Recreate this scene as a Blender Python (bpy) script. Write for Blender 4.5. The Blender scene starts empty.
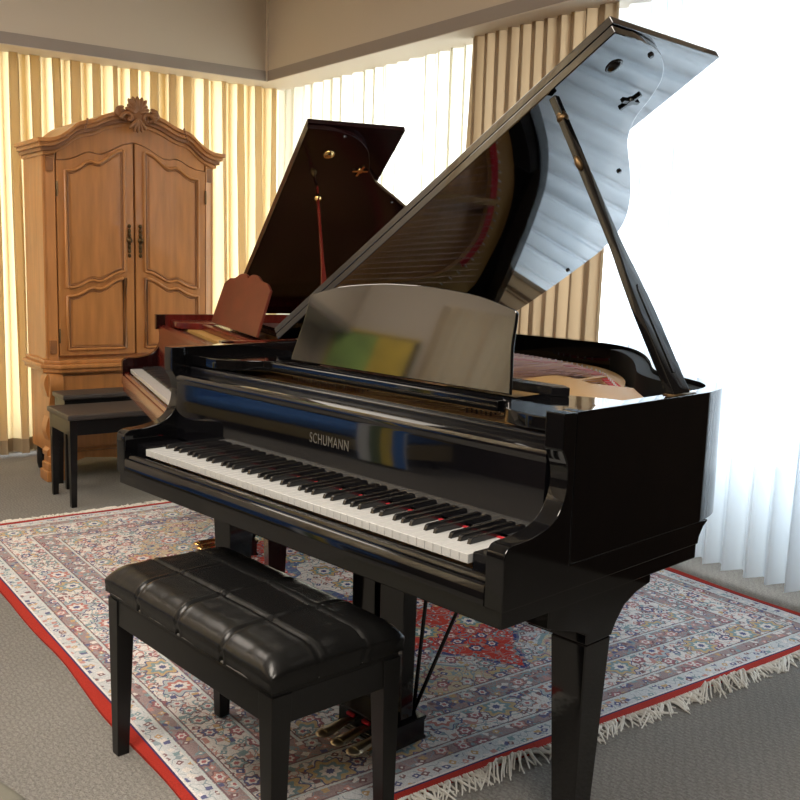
import bpy, bmesh, math, random
from mathutils import Vector, Matrix, noise
PI = math.pi
R = math.radians
random.seed(7)
sc = bpy.context.scene
C = sc.collection

# ------------------------------------------------------------------ camera
YAW, PITCH, ROLL = 0.809, -0.1482, 0.0292
fwd = Vector((-math.sin(YAW)*math.cos(PITCH), math.cos(YAW)*math.cos(PITCH), math.sin(PITCH)))
rgt = Vector((math.cos(YAW), math.sin(YAW), 0)); upv = rgt.cross(fwd)
rr = rgt*math.cos(ROLL)+upv*math.sin(ROLL); uu = -rgt*math.sin(ROLL)+upv*math.cos(ROLL)
cam = bpy.data.cameras.new('camera'); camo = bpy.data.objects.new('camera', cam); C.objects.link(camo)
M = Matrix.Identity(4)
for i in range(3):
    M[i][0] = rr[i]; M[i][1] = uu[i]; M[i][2] = -fwd[i]
M.translation = Vector((2.5227, -1.3112, 1.2955))
camo.matrix_world = M
cam.sensor_width = 36; cam.lens = 964.83/800*36
cam.shift_x = (400-392.69)/800; cam.shift_y = (399.23-400)/800
cam.clip_start = 0.05
sc.camera = camo

# ------------------------------------------------------------------ world, light, exposure
w = bpy.data.worlds.new('world'); sc.world = w; w.use_nodes = True
bg = w.node_tree.nodes['Background']
bg.inputs[0].default_value = (0.92, 0.97, 1.0, 1); bg.inputs[1].default_value = 7.0
sc.view_settings.view_transform = 'Standard'; sc.view_settings.look = 'None'
sc.view_settings.exposure = 0.0; sc.view_settings.gamma = 1.0
sc.view_settings.use_curve_mapping = False
sc.cycles.use_denoising = True
sc.cycles.max_bounces = 10; sc.cycles.diffuse_bounces = 4; sc.cycles.glossy_bounces = 6
sc.cycles.transparent_max_bounces = 12
sc.cycles.caustics_reflective = False; sc.cycles.caustics_refractive = False
sc.cycles.sample_clamp_indirect = 6.0

RA = -0.138                                    # the room is turned a little against the black piano
UD = Vector((math.cos(RA), math.sin(RA), 0)); VD = Vector((-math.sin(RA), math.cos(RA), 0))
def room(u, v, z=0): return UD*u+VD*v+Vector((0, 0, z))
FLOOR = -0.012

def portal(name, u, v, z, rz, rx, sx, sy):
    l = bpy.data.lights.new(name, 'AREA'); l.shape = 'RECTANGLE'; l.size = sx; l.size_y = sy
    l.cycles.is_portal = True
    o = bpy.data.objects.new(name, l); C.objects.link(o); o.location = room(u, v, z)
    o.rotation_euler = (rx, 0, rz+RA); return o
# daylight enters through the two windows
portal('window_daylight', -3.66, 1.12, 1.32, -PI/2, PI/2, 2.9, 2.5)
portal('window_daylight', -0.86, 2.82, 1.45, PI, PI/2, 5.0, 2.1)
portal('window_daylight', -1.6, -3.66, 1.95, 0, PI/2, 1.4, 1.7)
def fill_lamp(u, v, power, sx, sy):  # unseen area light under the ceiling, added as general fill
    l = bpy.data.lights.new('fill_light', 'AREA'); l.shape = 'RECTANGLE'; l.size = sx; l.size_y = sy
    l.energy = power; l.color = (1.0, 0.90, 0.78)
    o = bpy.data.objects.new('fill_light', l); C.objects.link(o); o.location = room(u, v, 3.05)
    o.rotation_euler = (0, 0, RA); return o
fill_lamp(1.1, -1.3, 105, 1.2, 1.2); fill_lamp(3.1, -0.9, 95, 1.2, 1.2); fill_lamp(-1.7, -0.9, 45, 1.2, 1.2)
wash_fill = fill_lamp(-2.4, -2.5, 90, 1.6, .3); wash_fill.rotation_euler = (R(-38), 0, RA)  # added fill: brightens the front wall that the music desk mirrors

# ------------------------------------------------------------------ materials
def newmat(name):
    m = bpy.data.materials.new(name); m.use_nodes = True
    nt = m.node_tree; nt.nodes.clear()
    out = nt.nodes.new('ShaderNodeOutputMaterial')
    return m, nt, out
def nd(nt, t, **kw):
    n = nt.nodes.new(t)
    for k, v in kw.items():
        if hasattr(n, k): setattr(n, k, v)
        else: n.inputs[k].default_value = v
    return n
def pbr(name, col, rough=0.5, metal=0.0, coat=0.0, bump=None, spec=0.5, vary=None, sheen=0.0):
    """bump=(scale, strength, detail, stretch); vary=(scale, amount, stretch)"""
    m, nt, out = newmat(name)
    b = nd(nt, 'ShaderNodeBsdfPrincipled')
    b.inputs['Base Color'].default_value = (*col, 1); b.inputs['Roughness'].default_value = rough
    b.inputs['Metallic'].default_value = metal; b.inputs['Coat Weight'].default_value = coat
    b.inputs['Coat Roughness'].default_value = 0.03
    b.inputs['Specular IOR Level'].default_value = spec
    b.inputs['Sheen Weight'].default_value = sheen
    nt.links.new(b.outputs[0], out.inputs[0])
    tc = nd(nt, 'ShaderNodeTexCoord')
    if vary:
        mp = nd(nt, 'ShaderNodeMapping'); mp.inputs['Scale'].default_value = vary[2]
        nt.links.new(tc.outputs['Object'], mp.inputs[0])
        nz = nd(nt, 'ShaderNodeTexNoise'); nz.inputs['Scale'].default_value = vary[0]; nz.inputs['Detail'].default_value = 6
        nt.links.new(mp.outputs[0], nz.inputs[0])
        mx = nd(nt, 'ShaderNodeMix', data_type='RGBA')
        k = vary[1]
        mx.inputs[6].default_value = (*[c*(1-k) for c in col], 1); mx.inputs[7].default_value = (*[min(1, c*(1+k)) for c in col], 1)
        rp = nd(nt, 'ShaderNodeMapRange'); rp.inputs[1].default_value = 0.3; rp.inputs[2].default_value = 0.7
        nt.links.new(nz.outputs[0], rp.inputs[0]); nt.links.new(rp.outputs[0], mx.inputs[0]); nt.links.new(mx.outputs[2], b.inputs['Base Color'])
    if bump:
        mp = nd(nt, 'ShaderNodeMapping'); mp.inputs['Scale'].default_value = bump[3]
        nt.links.new(tc.outputs['Object'], mp.inputs[0])
        nz = nd(nt, 'ShaderNodeTexNoise'); nz.inputs['Scale'].default_value = bump[0]; nz.inputs['Detail'].default_value = bump[2]
        nt.links.new(mp.outputs[0], nz.inputs[0])
        bp = nd(nt, 'ShaderNodeBump'); bp.inputs['Strength'].default_value = bump[1]; bp.inputs['Distance'].default_value = 0.004
        nt.links.new(nz.outputs[0], bp.inputs['Height']); nt.links.new(bp.outputs[0], b.inputs['Normal'])
    return m
def cloth(name, col, trans, see, tcol=None, bumpscale=None):
    """curtain cloth: diffuse + light through it + fine holes"""
    m, nt, out = newmat(name)
    d = nd(nt, 'ShaderNodeBsdfDiffuse'); d.inputs[0].default_value = (*col, 1)
    t = nd(nt, 'ShaderNodeBsdfTranslucent'); t.inputs[0].default_value = (*(tcol or col), 1)
    mx = nd(nt, 'ShaderNodeMixShader'); mx.inputs[0].default_value = trans
    nt.links.new(d.outputs[0], mx.inputs[1]); nt.links.new(t.outputs[0], mx.inputs[2])
    tr = nd(nt, 'ShaderNodeBsdfTransparent'); m2 = nd(nt, 'ShaderNodeMixShader'); m2.inputs[0].default_value = see
    nt.links.new(mx.outputs[0], m2.inputs[1]); nt.links.new(tr.outputs[0], m2.inputs[2]); nt.links.new(m2.outputs[0], out.inputs[0])
    return m
S1 = (1, 1, 1)
LACQ = pbr('black_lacquer', (0.0028, 0.0028, 0.0032), 0.055, coat=0.0, spec=.48)
LACQ2 = pbr('black_satin', (0.004, 0.004, 0.005), 0.22, spec=.45)
MAHO = pbr('mahogany_lacquer', (0.10, 0.011, 0.007), 0.22, spec=.35, coat=0.0, vary=(6, 0.35, (1, 6, 1)))
MAHOD = pbr('mahogany_dark', (0.013, 0.003, 0.003), 0.16, spec=.25, coat=0.0, vary=(6, 0.3, (1, 6, 1)))
MAHODESK = pbr('mahogany_desk', (0.115, 0.020, 0.008), 0.4, coat=0.0, spec=.3, vary=(5, 0.2, (1, 6, 1)))
IVORY = pbr('ivory', (0.46, 0.465, 0.46), 0.25)
EBONY = pbr('ebony_key', (0.008, 0.008, 0.009), 0.25)
GREYW = pbr('key_front', (0.55, 0.56, 0.56), 0.35)
BRASS = pbr('brass', (0.75, 0.50, 0.20), 0.22, metal=1)
PEWT = pbr('worn_brass', (0.45, 0.39, 0.28), 0.38, metal=1)
LIDL = pbr('lid_lacquer', (0.003, 0.003, 0.004), 0.045, coat=0.6, spec=0.75)
FALL = pbr('fall_lacquer', (0.003, 0.003, 0.004), 0.05, coat=0.3, spec=0.65)
DESKL = pbr('desk_lacquer', (0.006, 0.006, 0.006), 0.05, coat=0.0, spec=0.72)
OLDBR = pbr('old_brass', (0.12, 0.075, 0.035), 0.4, metal=0.9)
GOLD = pbr('gold_plate', (0.40, 0.225, 0.070), 0.5, metal=0.0, spec=.2, bump=(60, .1, 2, S1))
MATT = pbr('matt_black', (0.004, 0.004, 0.004), 0.75, spec=.15)
PINB = pbr('pin_block', (0.45, 0.27, 0.12), 0.4)
SOUND = pbr('soundboard', (0.50, 0.27, 0.10), 0.35, vary=(8, 0.15, (1, 12, 1)))
REDF = pbr('red_felt', (0.45, 0.01, 0.02), 0.95)
STRING = pbr('strings', (0.30, 0.17, 0.14), 0.4, metal=0.8)
STEEL = pbr('steel', (0.30, 0.27, 0.24), 0.3, metal=1)
LEATH = pbr('black_leather', (0.006, 0.006, 0.006), 0.27, bump=(110, .06, 4, S1), spec=0.27)
BWOOD = pbr('bench_wood', (0.006, 0.006, 0.006), 0.3, spec=.32)
PIPE = pbr('piping', (0.09, 0.085, 0.08), 0.35)
GREYB = pbr('stool_top', (0.045, 0.038, 0.034), 0.42, bump=(120, .15, 4, S1))
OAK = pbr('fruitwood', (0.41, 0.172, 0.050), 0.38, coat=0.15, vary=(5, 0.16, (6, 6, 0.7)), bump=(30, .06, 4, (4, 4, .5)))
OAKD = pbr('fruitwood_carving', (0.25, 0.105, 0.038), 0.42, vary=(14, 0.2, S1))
WALL = pbr('wall_paint', (0.55, 0.475, 0.385), 0.8, bump=(140, .1, 3, S1))
WALLB = pbr('wall_trim_band', (0.30, 0.255, 0.225), 0.8)
WALNUT = pbr('dark_walnut', (0.035, 0.02, 0.012), 0.6, vary=(5, .3, (4, 4, .6)))
WALLU = pbr('pelmet_underside', (0.62, 0.55, 0.46), 0.8)
CEIL = pbr('ceiling_paint', (0.62, 0.58, 0.52), 0.9)
FRINGE = pbr('wool_fringe', (0.72, 0.70, 0.65), 0.9)
GOLDL = pbr('gold_letter', (0.10, 0.095, 0.08), 0.5, metal=0.2)
CURT_L = cloth('cream_curtain', (0.60, 0.475, 0.33), 0.42, 0.01, (0.95, 0.80, 0.455))
FRONTC = cloth('front_curtain', (0.5, 0.42, 0.3), 0.5, 0.0, (0.8, 0.62, 0.40))
SHEERW = cloth('warm_sheer_curtain', (0.78, 0.76, 0.66), 0.46, 0.05, (0.92, 0.91, 0.80))
SHEER = cloth('sheer_curtain', (0.76, 0.79, 0.82), 0.47, 0.07, (0.78, 0.90, 1.0))
DRAPE = cloth('beige_drape', (0.38, 0.29, 0.195), 0.22, 0.0, (0.62, 0.46, 0.28))
HEM = cloth('curtain_hem', (0.40, 0.31, 0.20), 0.2, 0.0)

def glass_mat():
    m, nt, out = newmat('window_glass')
    tr = nd(nt, 'ShaderNodeBsdfTransparent'); g = nd(nt, 'ShaderNodeBsdfGlossy'); g.inputs['Roughness'].default_value = 0.02
    mx = nd(nt, 'ShaderNodeMixShader'); mx.inputs[0].default_value = 0.06
    nt.links.new(tr.outputs[0], mx.inputs[1]); nt.links.new(g.outputs[0], mx.inputs[2]); nt.links.new(mx.outputs[0], out.inputs[0])
    return m
GLASS = glass_mat()

# small expression layer over math nodes
class X:
    def __init__(s, nt, o): s.nt, s.o = nt, o
    def _m(s, op, *a, clamp=False):
        n = s.nt.nodes.new('ShaderNodeMath'); n.operation = op; n.use_clamp = clamp
        for i, v in enumerate((s,)+a):
            if isinstance(v, X): s.nt.links.new(v.o, n.inputs[i])
            else: n.inputs[i].default_value = v
        return X(s.nt, n.outputs[0])
    def __add__(s, b): return s._m('ADD', b)
    def __radd__(s, b): return s._m('ADD', b)
    def __sub__(s, b): return s._m('SUBTRACT', b)
    def __rsub__(s, b): return s._m('MULTIPLY', -1.0)+b
    def __mul__(s, b): return s._m('MULTIPLY', b)
    def __rmul__(s, b): return s._m('MULTIPLY', b)
    def __truediv__(s, b): return s._m('DIVIDE', b)
    def abs(s): return s._m('ABSOLUTE')
    def min(s, b): return s._m('MINIMUM', b)
    def max(s, b): return s._m('MAXIMUM', b)
    def gt(s, b): return s._m('GREATER_THAN', b)
    def lt(s, b): return s._m('LESS_THAN', b)
    def sin(s): return s._m('SINE')
    def atan2(s, b): return s._m('ARCTAN2', b)
    def sqrt(s): return s._m('SQRT')
    def frac(s): return s._m('FRACT')
    def between(s, a, b): return s.gt(a)*s.lt(b)
def mixc(nt, fac, a, b):
    n = nt.nodes.new('ShaderNodeMix'); n.data_type = 'RGBA'
    for k, v in ((0, fac), (6, a), (7, b)):
        if isinstance(v, X): nt.links.new(v.o, n.inputs[k])
        elif hasattr(v, 'is_output'): nt.links.new(v, n.inputs[k])
        elif isinstance(v, (int, float)): n.inputs[k].default_value = v
        else: n.inputs[k].default_value = (*v, 1)
    return n.outputs[2]

def flowers(nt, P, scale, petals, rnd=0.75):
    """voronoi rosettes: returns (radius with petal wobble, colour random, second random)"""
    vo = nt.nodes.new('ShaderNodeTexVoronoi'); vo.inputs['Scale'].default_value = scale; vo.inputs['Randomness'].default_value = rnd
    vo.voronoi_dimensions = '2D'
    nt.links.new(P, vo.inputs['Vector'])
    sx = nt.nodes.new('ShaderNodeSeparateXYZ'); nt.links.new(P, sx.inputs[0])
    sp = nt.nodes.new('ShaderNodeSeparateXYZ'); nt.links.new(vo.outputs['Position'], sp.inputs[0])
    dx = X(nt, sx.outputs[0])-X(nt, sp.outputs[0]); dy = X(nt, sx.outputs[1])-X(nt, sp.outputs[1])
    ang = dy.atan2(dx)
    rad = (dx*dx+dy*dy).sqrt()*scale
    sc_ = nt.nodes.new('ShaderNodeSeparateColor'); nt.links.new(vo.outputs['Color'], sc_.inputs[0])
    r1 = X(nt, sc_.outputs[0]); r2 = X(nt, sc_.outputs[1])
    wob = (ang*petals+r2*6.0).sin()*0.16+1.0
    return rad*wob, r1, r2

def rug_mat(hu, hv):
    m, nt, out = newmat('persian_rug')
    b = nd(nt, 'ShaderNodeBsdfPrincipled'); b.inputs['Roughness'].default_value = 0.9; b.inputs['Specular IOR Level'].default_value = 0.15
    nt.links.new(b.outputs[0], out.inputs[0])
    tc = nd(nt, 'ShaderNodeTexCoord'); sx = nd(nt, 'ShaderNodeSeparateXYZ'); nt.links.new(tc.outputs['Object'], sx.inputs[0])
    x = X(nt, sx.outputs[0]); y = X(nt, sx.outputs[1])
    # warp for hand-drawn lines
    wz = nd(nt, 'ShaderNodeTexNoise'); wz.inputs['Scale'].default_value = 9; wz.inputs['Detail'].default_value = 2
    nt.links.new(tc.outputs['Object'], wz.inputs[0])
    wsep = nd(nt, 'ShaderNodeSeparateColor'); nt.links.new(wz.outputs[1], wsep.inputs[0])
    wx = (X(nt, wsep.outputs[0])-0.5); wy = (X(nt, wsep.outputs[1])-0.5)
    ax = x.abs(); ay = y.abs()
    d = (hu-ax).min(hv-ay)                                     # distance to the edge
    cb = nd(nt, 'ShaderNodeCombineXYZ'); nt.links.new((ax+wx*0.03).o, cb.inputs[0]); nt.links.new((ay+wy*0.03).o, cb.inputs[1])
    P = cb.outputs[0]
    CREAM = (0.72, 0.68, 0.65); PALE = (0.56, 0.58, 0.60); MAUVE = (0.29, 0.20, 0.20); RED = (0.52, 0.045, 0.03); NAVY = (0.035, 0.05, 0.19)
    TEAL = (0.16, 0.28, 0.31); GOLDC = (0.50, 0.31, 0.12); ROSE = (0.50, 0.22, 0.19); SKY = (0.40, 0.46, 0.49); BROWN = (0.16, 0.05, 0.06)
    # medallion field
    du = ax/1.06; dv = ay/0.86
    ang = ay.atan2(ax)
    med = du+dv+(ang*10.0).sin()*0.045+wx*0.06
    field = mixc(nt, med.gt(1.0), RED, PALE)
    field = mixc(nt, med.between(0.985, 1.015), field, NAVY)
    field = mixc(nt, med.gt(1.13), field, (0.55, 0.44, 0.27))
    field = mixc(nt, med.between(1.12, 1.14), field, TEAL)
    field = mixc(nt, med.gt(1.42), field, CREAM)
    inner = (ax/0.42+ay/0.34)+(ang*8.0).sin()*0.06
    field = mixc(nt, inner.lt(1.0), field, (0.10, 0.14, 0.30))
    field = mixc(nt, inner.lt(0.8), field, CREAM)
    # ground bands
    band = mixc(nt, d.gt(0.385), CREAM, field)
    band = mixc(nt, d.between(0.285, 0.385), band, MAUVE)
    band = mixc(nt, d.between(0.095, 0.15), band, MAUVE)
    band = mixc(nt, d.between(0.045, 0.095), band, PALE)
    # vines
    def vine(scale, thick, seed):
        nz = nd(nt, 'ShaderNodeTexNoise'); nz.inputs['Scale'].default_value = scale; nz.inputs['Detail'].default_value = 1.0
        ad = nd(nt, 'ShaderNodeVectorMath', operation='ADD'); ad.inputs[1].default_value = (seed, seed*2, 0)
        nt.links.new(P, ad.inputs[0]); nt.links.new(ad.outputs[0], nz.inputs[0])
        return (X(nt, nz.outputs[0])-0.5).abs().lt(thick)
    col = mixc(nt, vine(11, 0.011, 3)*d.gt(0.15), band, TEAL)
    col = mixc(nt, vine(15, 0.010, 8)*d.gt(0.15), col, ROSE)
    col = mixc(nt, vine(22, 0.014, 13)*d.gt(0.045), col, (0.22, 0.30, 0.34))
    # small florets everywhere
    r, c1, c2 = flowers(nt, P, 34, 4.0, 0.9)
    on = d.gt(0.047)
    sm = mixc(nt, c1.gt(0.22), NAVY, BROWN); sm = mixc(nt, c1.gt(0.40), sm, ROSE); sm = mixc(nt, c1.gt(0.58), sm, TEAL); sm = mixc(nt, c1.gt(0.74), sm, CREAM); sm = mixc(nt, c1.gt(0.88), sm, GOLDC)
    col = mixc(nt, r.lt(0.34)*on*c2.gt(0.15)*(med.lt(0.98)*d.gt(.385)*c2.lt(0.72)).lt(0.5), col, sm)
    col = mixc(nt, r.lt(0.13)*on*c2.gt(.4), col, CREAM)
    # medium rosettes
    r, c1, c2 = flowers(nt, P, 15, 6.0, 0.8)
    md = mixc(nt, c1.gt(0.3), (0.30, 0.06, 0.09), TEAL); md = mixc(nt, c1.gt(0.5), md, SKY); md = mixc(nt, c1.gt(0.68), md, NAVY); md = mixc(nt, c1.gt(0.84), md, ROSE)
    on = d.gt(0.10)*c2.gt(0.30)*(med.lt(0.98)*d.gt(.385)*c2.lt(0.62)).lt(0.5)
    col = mixc(nt, r.between(0.30, 0.36)*on, col, BROWN)
    col = mixc(nt, r.lt(0.30)*on, col, md)
    col = mixc(nt, r.lt(0.19)*on, col, CREAM)
    col = mixc(nt, r.lt(0.10)*on, col, (0.40, 0.08, 0.10))
    # large palmettes in the cream border and the field
    r, c1, c2 = flowers(nt, P, 5.2, 8.0, 0.55)
    lg = mixc(nt, c1.gt(0.45), SKY, (0.52, 0.36, 0.16))
    on = (d.between(0.15, 0.285)).max(d.gt(0.42))*c2.gt(0.2)
    col = mixc(nt, r.between(0.28, 0.305)*on, col, NAVY)
    col = mixc(nt, r.between(0.20, 0.28)*on*vine(30, 0.2, 21), col, lg)
    col = mixc(nt, r.between(0.11, 0.20)*on, col, mixc(nt, c1.gt(0.5), (0.45, 0.13, 0.10), TEAL))
    col = mixc(nt, r.between(0.06, 0.13)*on, col, CREAM)
    col = mixc(nt, r.lt(0.06)*on, col, NAVY)
    # lines between the bands
    for a in (0.097, 0.150, 0.285, 0.383):
        col = mixc(nt, d.between(a-0.004, a+0.004), col, (0.55, 0.60, 0.60))
        col = mixc(nt, d.between(a+0.006, a+0.010), col, (0.12, 0.05, 0.07))
    col = mixc(nt, (med.gt(1.0).max(d.lt(.385)))*0.17, col, (0.54, 0.51, 0.52))
    col = mixc(nt, d.between(0.032, 0.038), col, (0.05, 0.03, 0.10))
    col = mixc(nt, d.lt(0.032), col, (0.36, 0.030, 0.020))
    # woven speckle
    nz = nd(nt, 'ShaderNodeTexNoise'); nz.inputs['Scale'].default_value = 260; nz.inputs['Detail'].default_value = 2
    nt.links.new(tc.outputs['Object'], nz.inputs[0])
    sp = nd(nt, 'ShaderNodeMix', data_type='RGBA', blend_type='MULTIPLY'); sp.inputs[0].default_value = 1.0
    mr = nd(nt, 'ShaderNodeMapRange'); mr.inputs[1].default_value = 0.3; mr.inputs[2].default_value = 0.7; mr.inputs[3].default_value = 0.78; mr.inputs[4].default_value = 1.15
    nt.links.new(nz.outputs[0], mr.inputs[0]); nt.links.new(col, sp.inputs[6]); nt.links.new(mr.outputs[0], sp.inputs[7])
    nt.links.new(sp.outputs[2], b.inputs['Base Color'])
    bp = nd(nt, 'ShaderNodeBump'); bp.inputs['Strength'].default_value = 0.5; bp.inputs['Distance'].default_value = 0.003
    nt.links.new(nz.outputs[0], bp.inputs['Height']); nt.links.new(bp.outputs[0], b.inputs['Normal'])
    return m

def carpet_mat():
    m, nt, out = newmat('grey_carpet')
    b = nd(nt, 'ShaderNodeBsdfPrincipled'); b.inputs['Roughness'].default_value = 0.95; b.inputs['Specular IOR Level'].default_value = 0.1
    nt.links.new(b.outputs[0], out.inputs[0])
    tc = nd(nt, 'ShaderNodeTexCoord'); sx = nd(nt, 'ShaderNodeSeparateXYZ'); nt.links.new(tc.outputs['Object'], sx.inputs[0])
    nz0 = nd(nt, 'ShaderNodeTexNoise'); nz0.inputs['Scale'].default_value = 30; nt.links.new(tc.outputs['Object'], nz0.inputs[0])
    j = (X(nt, nz0.outputs[0])-0.5)*0.03
    x = X(nt, sx.outputs[0])+j; y = X(nt, sx.outputs[1])+j
    # offset dashes, a brick-like woven loop pattern
    row = (y*64.0); rf = row.frac(); ri = row-rf
    col_ = (x*30.0+ri*0.37).frac()
    dash = (rf-0.5).abs().lt(0.30)*(col_-0.5).abs().lt(0.34)
    nz = nd(nt, 'ShaderNodeTexNoise'); nz.inputs['Scale'].default_value = 170; nz.inputs['Detail'].default_value = 3
    nt.links.new(tc.outputs['Object'], nz.inputs[0])
    n2 = nd(nt, 'ShaderNodeTexNoise'); n2.inputs['Scale'].default_value = 2.2; n2.inputs['Detail'].default_value = 3
    nt.links.new(tc.outputs['Object'], n2.inputs[0])
    h = X(nt, nz.outputs[0])*1.1+dash*0.3
    fac = X(nt, nz.outputs[0])*0.9+dash*0.14+X(nt, n2.outputs[0])*0.3-0.45
    c = mixc(nt, fac._m('ADD', 0.0, clamp=True), (0.155, 0.147, 0.135), (0.42, 0.40, 0.37))
    nt.links.new(c, b.inputs['Base Color'])
    bp = nd(nt, 'ShaderNodeBump'); bp.inputs['Strength'].default_value = 0.9; bp.inputs['Distance'].default_value = 0.006
    nt.links.new(h.o, bp.inputs['Height']); nt.links.new(bp.outputs[0], b.inputs['Normal'])
    return m

# ------------------------------------------------------------------ mesh helpers
def empty(name, loc=(0, 0, 0), rz=0, label=None, cat=None, group=None):
    o = bpy.data.objects.new(name, None); C.objects.link(o); o.location = loc; o.rotation_euler = (0, 0, rz)
    tag(o, label, cat, group); return o
def tag(o, label=None, cat=None, group=None, kind=None):
    if label: o['label'] = label
    if cat: o['category'] = cat
    if group: o['group'] = group
    if kind: o['kind'] = kind
    return o
def obj(name, bm, mat, parent=None, bevel=0.0, seg=2, smooth=35, loc=None, rz=None):
    if bevel > 0:
        bmesh.ops.recalc_face_normals(bm, faces=bm.faces)
        es = [e for e in bm.edges if len(e.link_faces) == 2 and e.calc_face_angle(0) > R(30)]
        bmesh.ops.bevel(bm, geom=es, offset=bevel, segments=seg, profile=0.5, affect='EDGES', clamp_overlap=True)
    bmesh.ops.recalc_face_normals(bm, faces=bm.faces)
    for f in bm.faces: f.smooth = True
    for e in bm.edges:
        if len(e.link_faces) == 2 and e.calc_face_angle(0) > R(smooth): e.smooth = False
    for f in bm.faces:
        if len(f.verts) > 4: f.smooth = False
    me = bpy.data.meshes.new(name); bm.to_mesh(me); bm.free()
    me.materials.append(mat)
    o = bpy.data.objects.new(name, me); C.objects.link(o)
    if bevel > 0:
        wn = o.modifiers.new('normals', 'WEIGHTED_NORMAL'); wn.keep_sharp = True; wn.weight = 80
    if parent: o.parent = parent
    if loc: o.location = loc
    if rz is not None: o.rotation_euler = (0, 0, rz)
    return o
def B(): return bmesh.new()
def box(bm, x0, x1, y0, y1, z0, z1):
    vs = [bm.verts.new((x, y, z)) for x in (x0, x1) for y in (y0, y1) for z in (z0, z1)]
    for f in ((0, 1, 3, 2), (4, 6, 7, 5), (0, 4, 5, 1), (2, 3, 7, 6), (0, 2, 6, 4), (1, 5, 7, 3)):
        bm.faces.new([vs[i] for i in f])
    return bm
def frustum(bm, c0, s0, z0, c1, s1, z1):
    a = [bm.verts.new((c0[0]+i*s0[0]/2, c0[1]+j*s0[1]/2, z0)) for i, j in ((-1, -1), (1, -1), (1, 1), (-1, 1))]
    b = [bm.verts.new((c1[0]+i*s1[0]/2, c1[1]+j*s1[1]/2, z1)) for i, j in ((-1, -1), (1, -1), (1, 1), (-1, 1))]
    bm.faces.new(a[::-1]); bm.faces.new(b)
    for i in range(4): bm.faces.new((a[i], a[(i+1) % 4], b[(i+1) % 4], b[i]))
    return bm
def prism(bm, pts, ax, a0, a1):
    def P(p, a):
        return {'x': (a, p[0], p[1]), 'y': (p[0], a, p[1]), 'z': (p[0], p[1], a)}[ax]
    A = [bm.verts.new(P(p, a0)) for p in pts]; D = [bm.verts.new(P(p, a1)) for p in pts]
    bm.faces.new(A[::-1]); bm.faces.new(D)
    n = len(pts)
    for i in range(n): bm.faces.new((A[i], A[(i+1) % n], D[(i+1) % n], D[i]))
    return bm
def strip_prism(bm, top, bot, ax, a0, a1):
    """solid between two curves of the same length (safe for long wavy shapes)"""
    def P(p, a): return {'x': (a, p[0], p[1]), 'y': (p[0], a, p[1]), 'z': (p[0], p[1], a)}[ax]
    n = len(top)
    v = [[bm.verts.new(P(q, a)) for q in cur] for a in (a0, a1) for cur in (top, bot)]
    t0, b0, t1, b1 = v
    for i in range(n-1):
        bm.faces.new((t0[i], b0[i], b0[i+1], t0[i+1])); bm.faces.new((t1[i], t1[i+1], b1[i+1], b1[i]))
        bm.faces.new((t0[i], t0[i+1], t1[i+1], t1[i])); bm.faces.new((b0[i], b1[i], b1[i+1], b0[i+1]))
    bm.faces.new((t0[0], t1[0], b1[0], b0[0])); bm.faces.new((t0[-1], b0[-1], b1[-1], t1[-1]))
    return bm
def tube(bm, pts, r, n=8, closed=False):
    pts = [Vector(p) for p in pts]; N = len(pts); rings = []
    rf = r if callable(r) else (lambda t: r)
    prev = None
    for i, p in enumerate(pts):
        if closed: t = pts[(i+1) % N]-pts[i-1]
        else: t = pts[min(i+1, N-1)]-pts[max(i-1, 0)]
        t.normalize()
        if prev is None:
            a = Vector((0, 0, 1)) if abs(t.z) < 0.9 else Vector((1, 0, 0))
            x = t.cross(a).normalized()
        else: x = (prev-t*prev.dot(t)).normalized()
        prev = x; y = t.cross(x); rad = rf(i/max(1, N-1))
        rings.append([bm.verts.new(p+(x*math.cos(2*PI*k/n)+y*math.sin(2*PI*k/n))*rad) for k in range(n)])
    for i in range(N if closed else N-1):
        A, D = rings[i], rings[(i+1) % N]
        for k in range(n): bm.faces.new((A[k], A[(k+1) % n], D[(k+1) % n], D[k]))
    if not closed: bm.faces.new(rings[0][::-1]); bm.faces.new(rings[-1])
    return bm
def lathe(bm, prof, c=(0, 0), n=20):
    rings = [[bm.verts.new((c[0]+r*math.cos(2*PI*k/n), c[1]+r*math.sin(2*PI*k/n), z)) for k in range(n)] for r, z in prof]
    for A, D in zip(rings, rings[1:]):
        for k in range(n): bm.faces.new((A[k], A[(k+1) % n], D[(k+1) % n], D[k]))
    bm.faces.new(rings[0][::-1]); bm.faces.new(rings[-1]); return bm
def ball(bm, c, r, s=(1, 1, 1), u=12, v=8, rot=None):
    m = Matrix.Translation(c) @ (rot or Matrix.Identity(4)) @ Matrix.Diagonal((*s, 1))
    bmesh.ops.create_uvsphere(bm, u_segments=u, v_segments=v, radius=r, matrix=m); return bm
def spline(pts, n=8, closed=False):
    out = []; N = len(pts)
    for i in range(N if closed else N-1):
        p0 = pts[(i-1) % N] if (closed or i > 0) else pts[0]
        p1, p2 = pts[i], pts[(i+1) % N]
        p3 = pts[(i+2) % N] if (closed or i+2 < N) else pts[-1]
        for k in range(n):
            t = k/n
            out.append(tuple(0.5*((2*b)+(-a+c)*t+(2*a-5*b+4*c-d)*t*t+(-a+3*b-3*c+d)*t**3) for a, b, c, d in zip(p0, p1, p2, p3)))
    if not closed: out.append(tuple(pts[-1]))
    return out
def offset(pts, d):
    """open 2D polyline offset to its left by d"""
    out = []; N = len(pts)
    for i in range(N):
        a = pts[max(i-1, 0)]; c = pts[min(i+1, N-1)]
        tx, ty = c[0]-a[0], c[1]-a[1]; l = math.hypot(tx, ty) or 1
        out.append((pts[i][0]-ty/l*d, pts[i][1]+tx/l*d))
    return out

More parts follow.
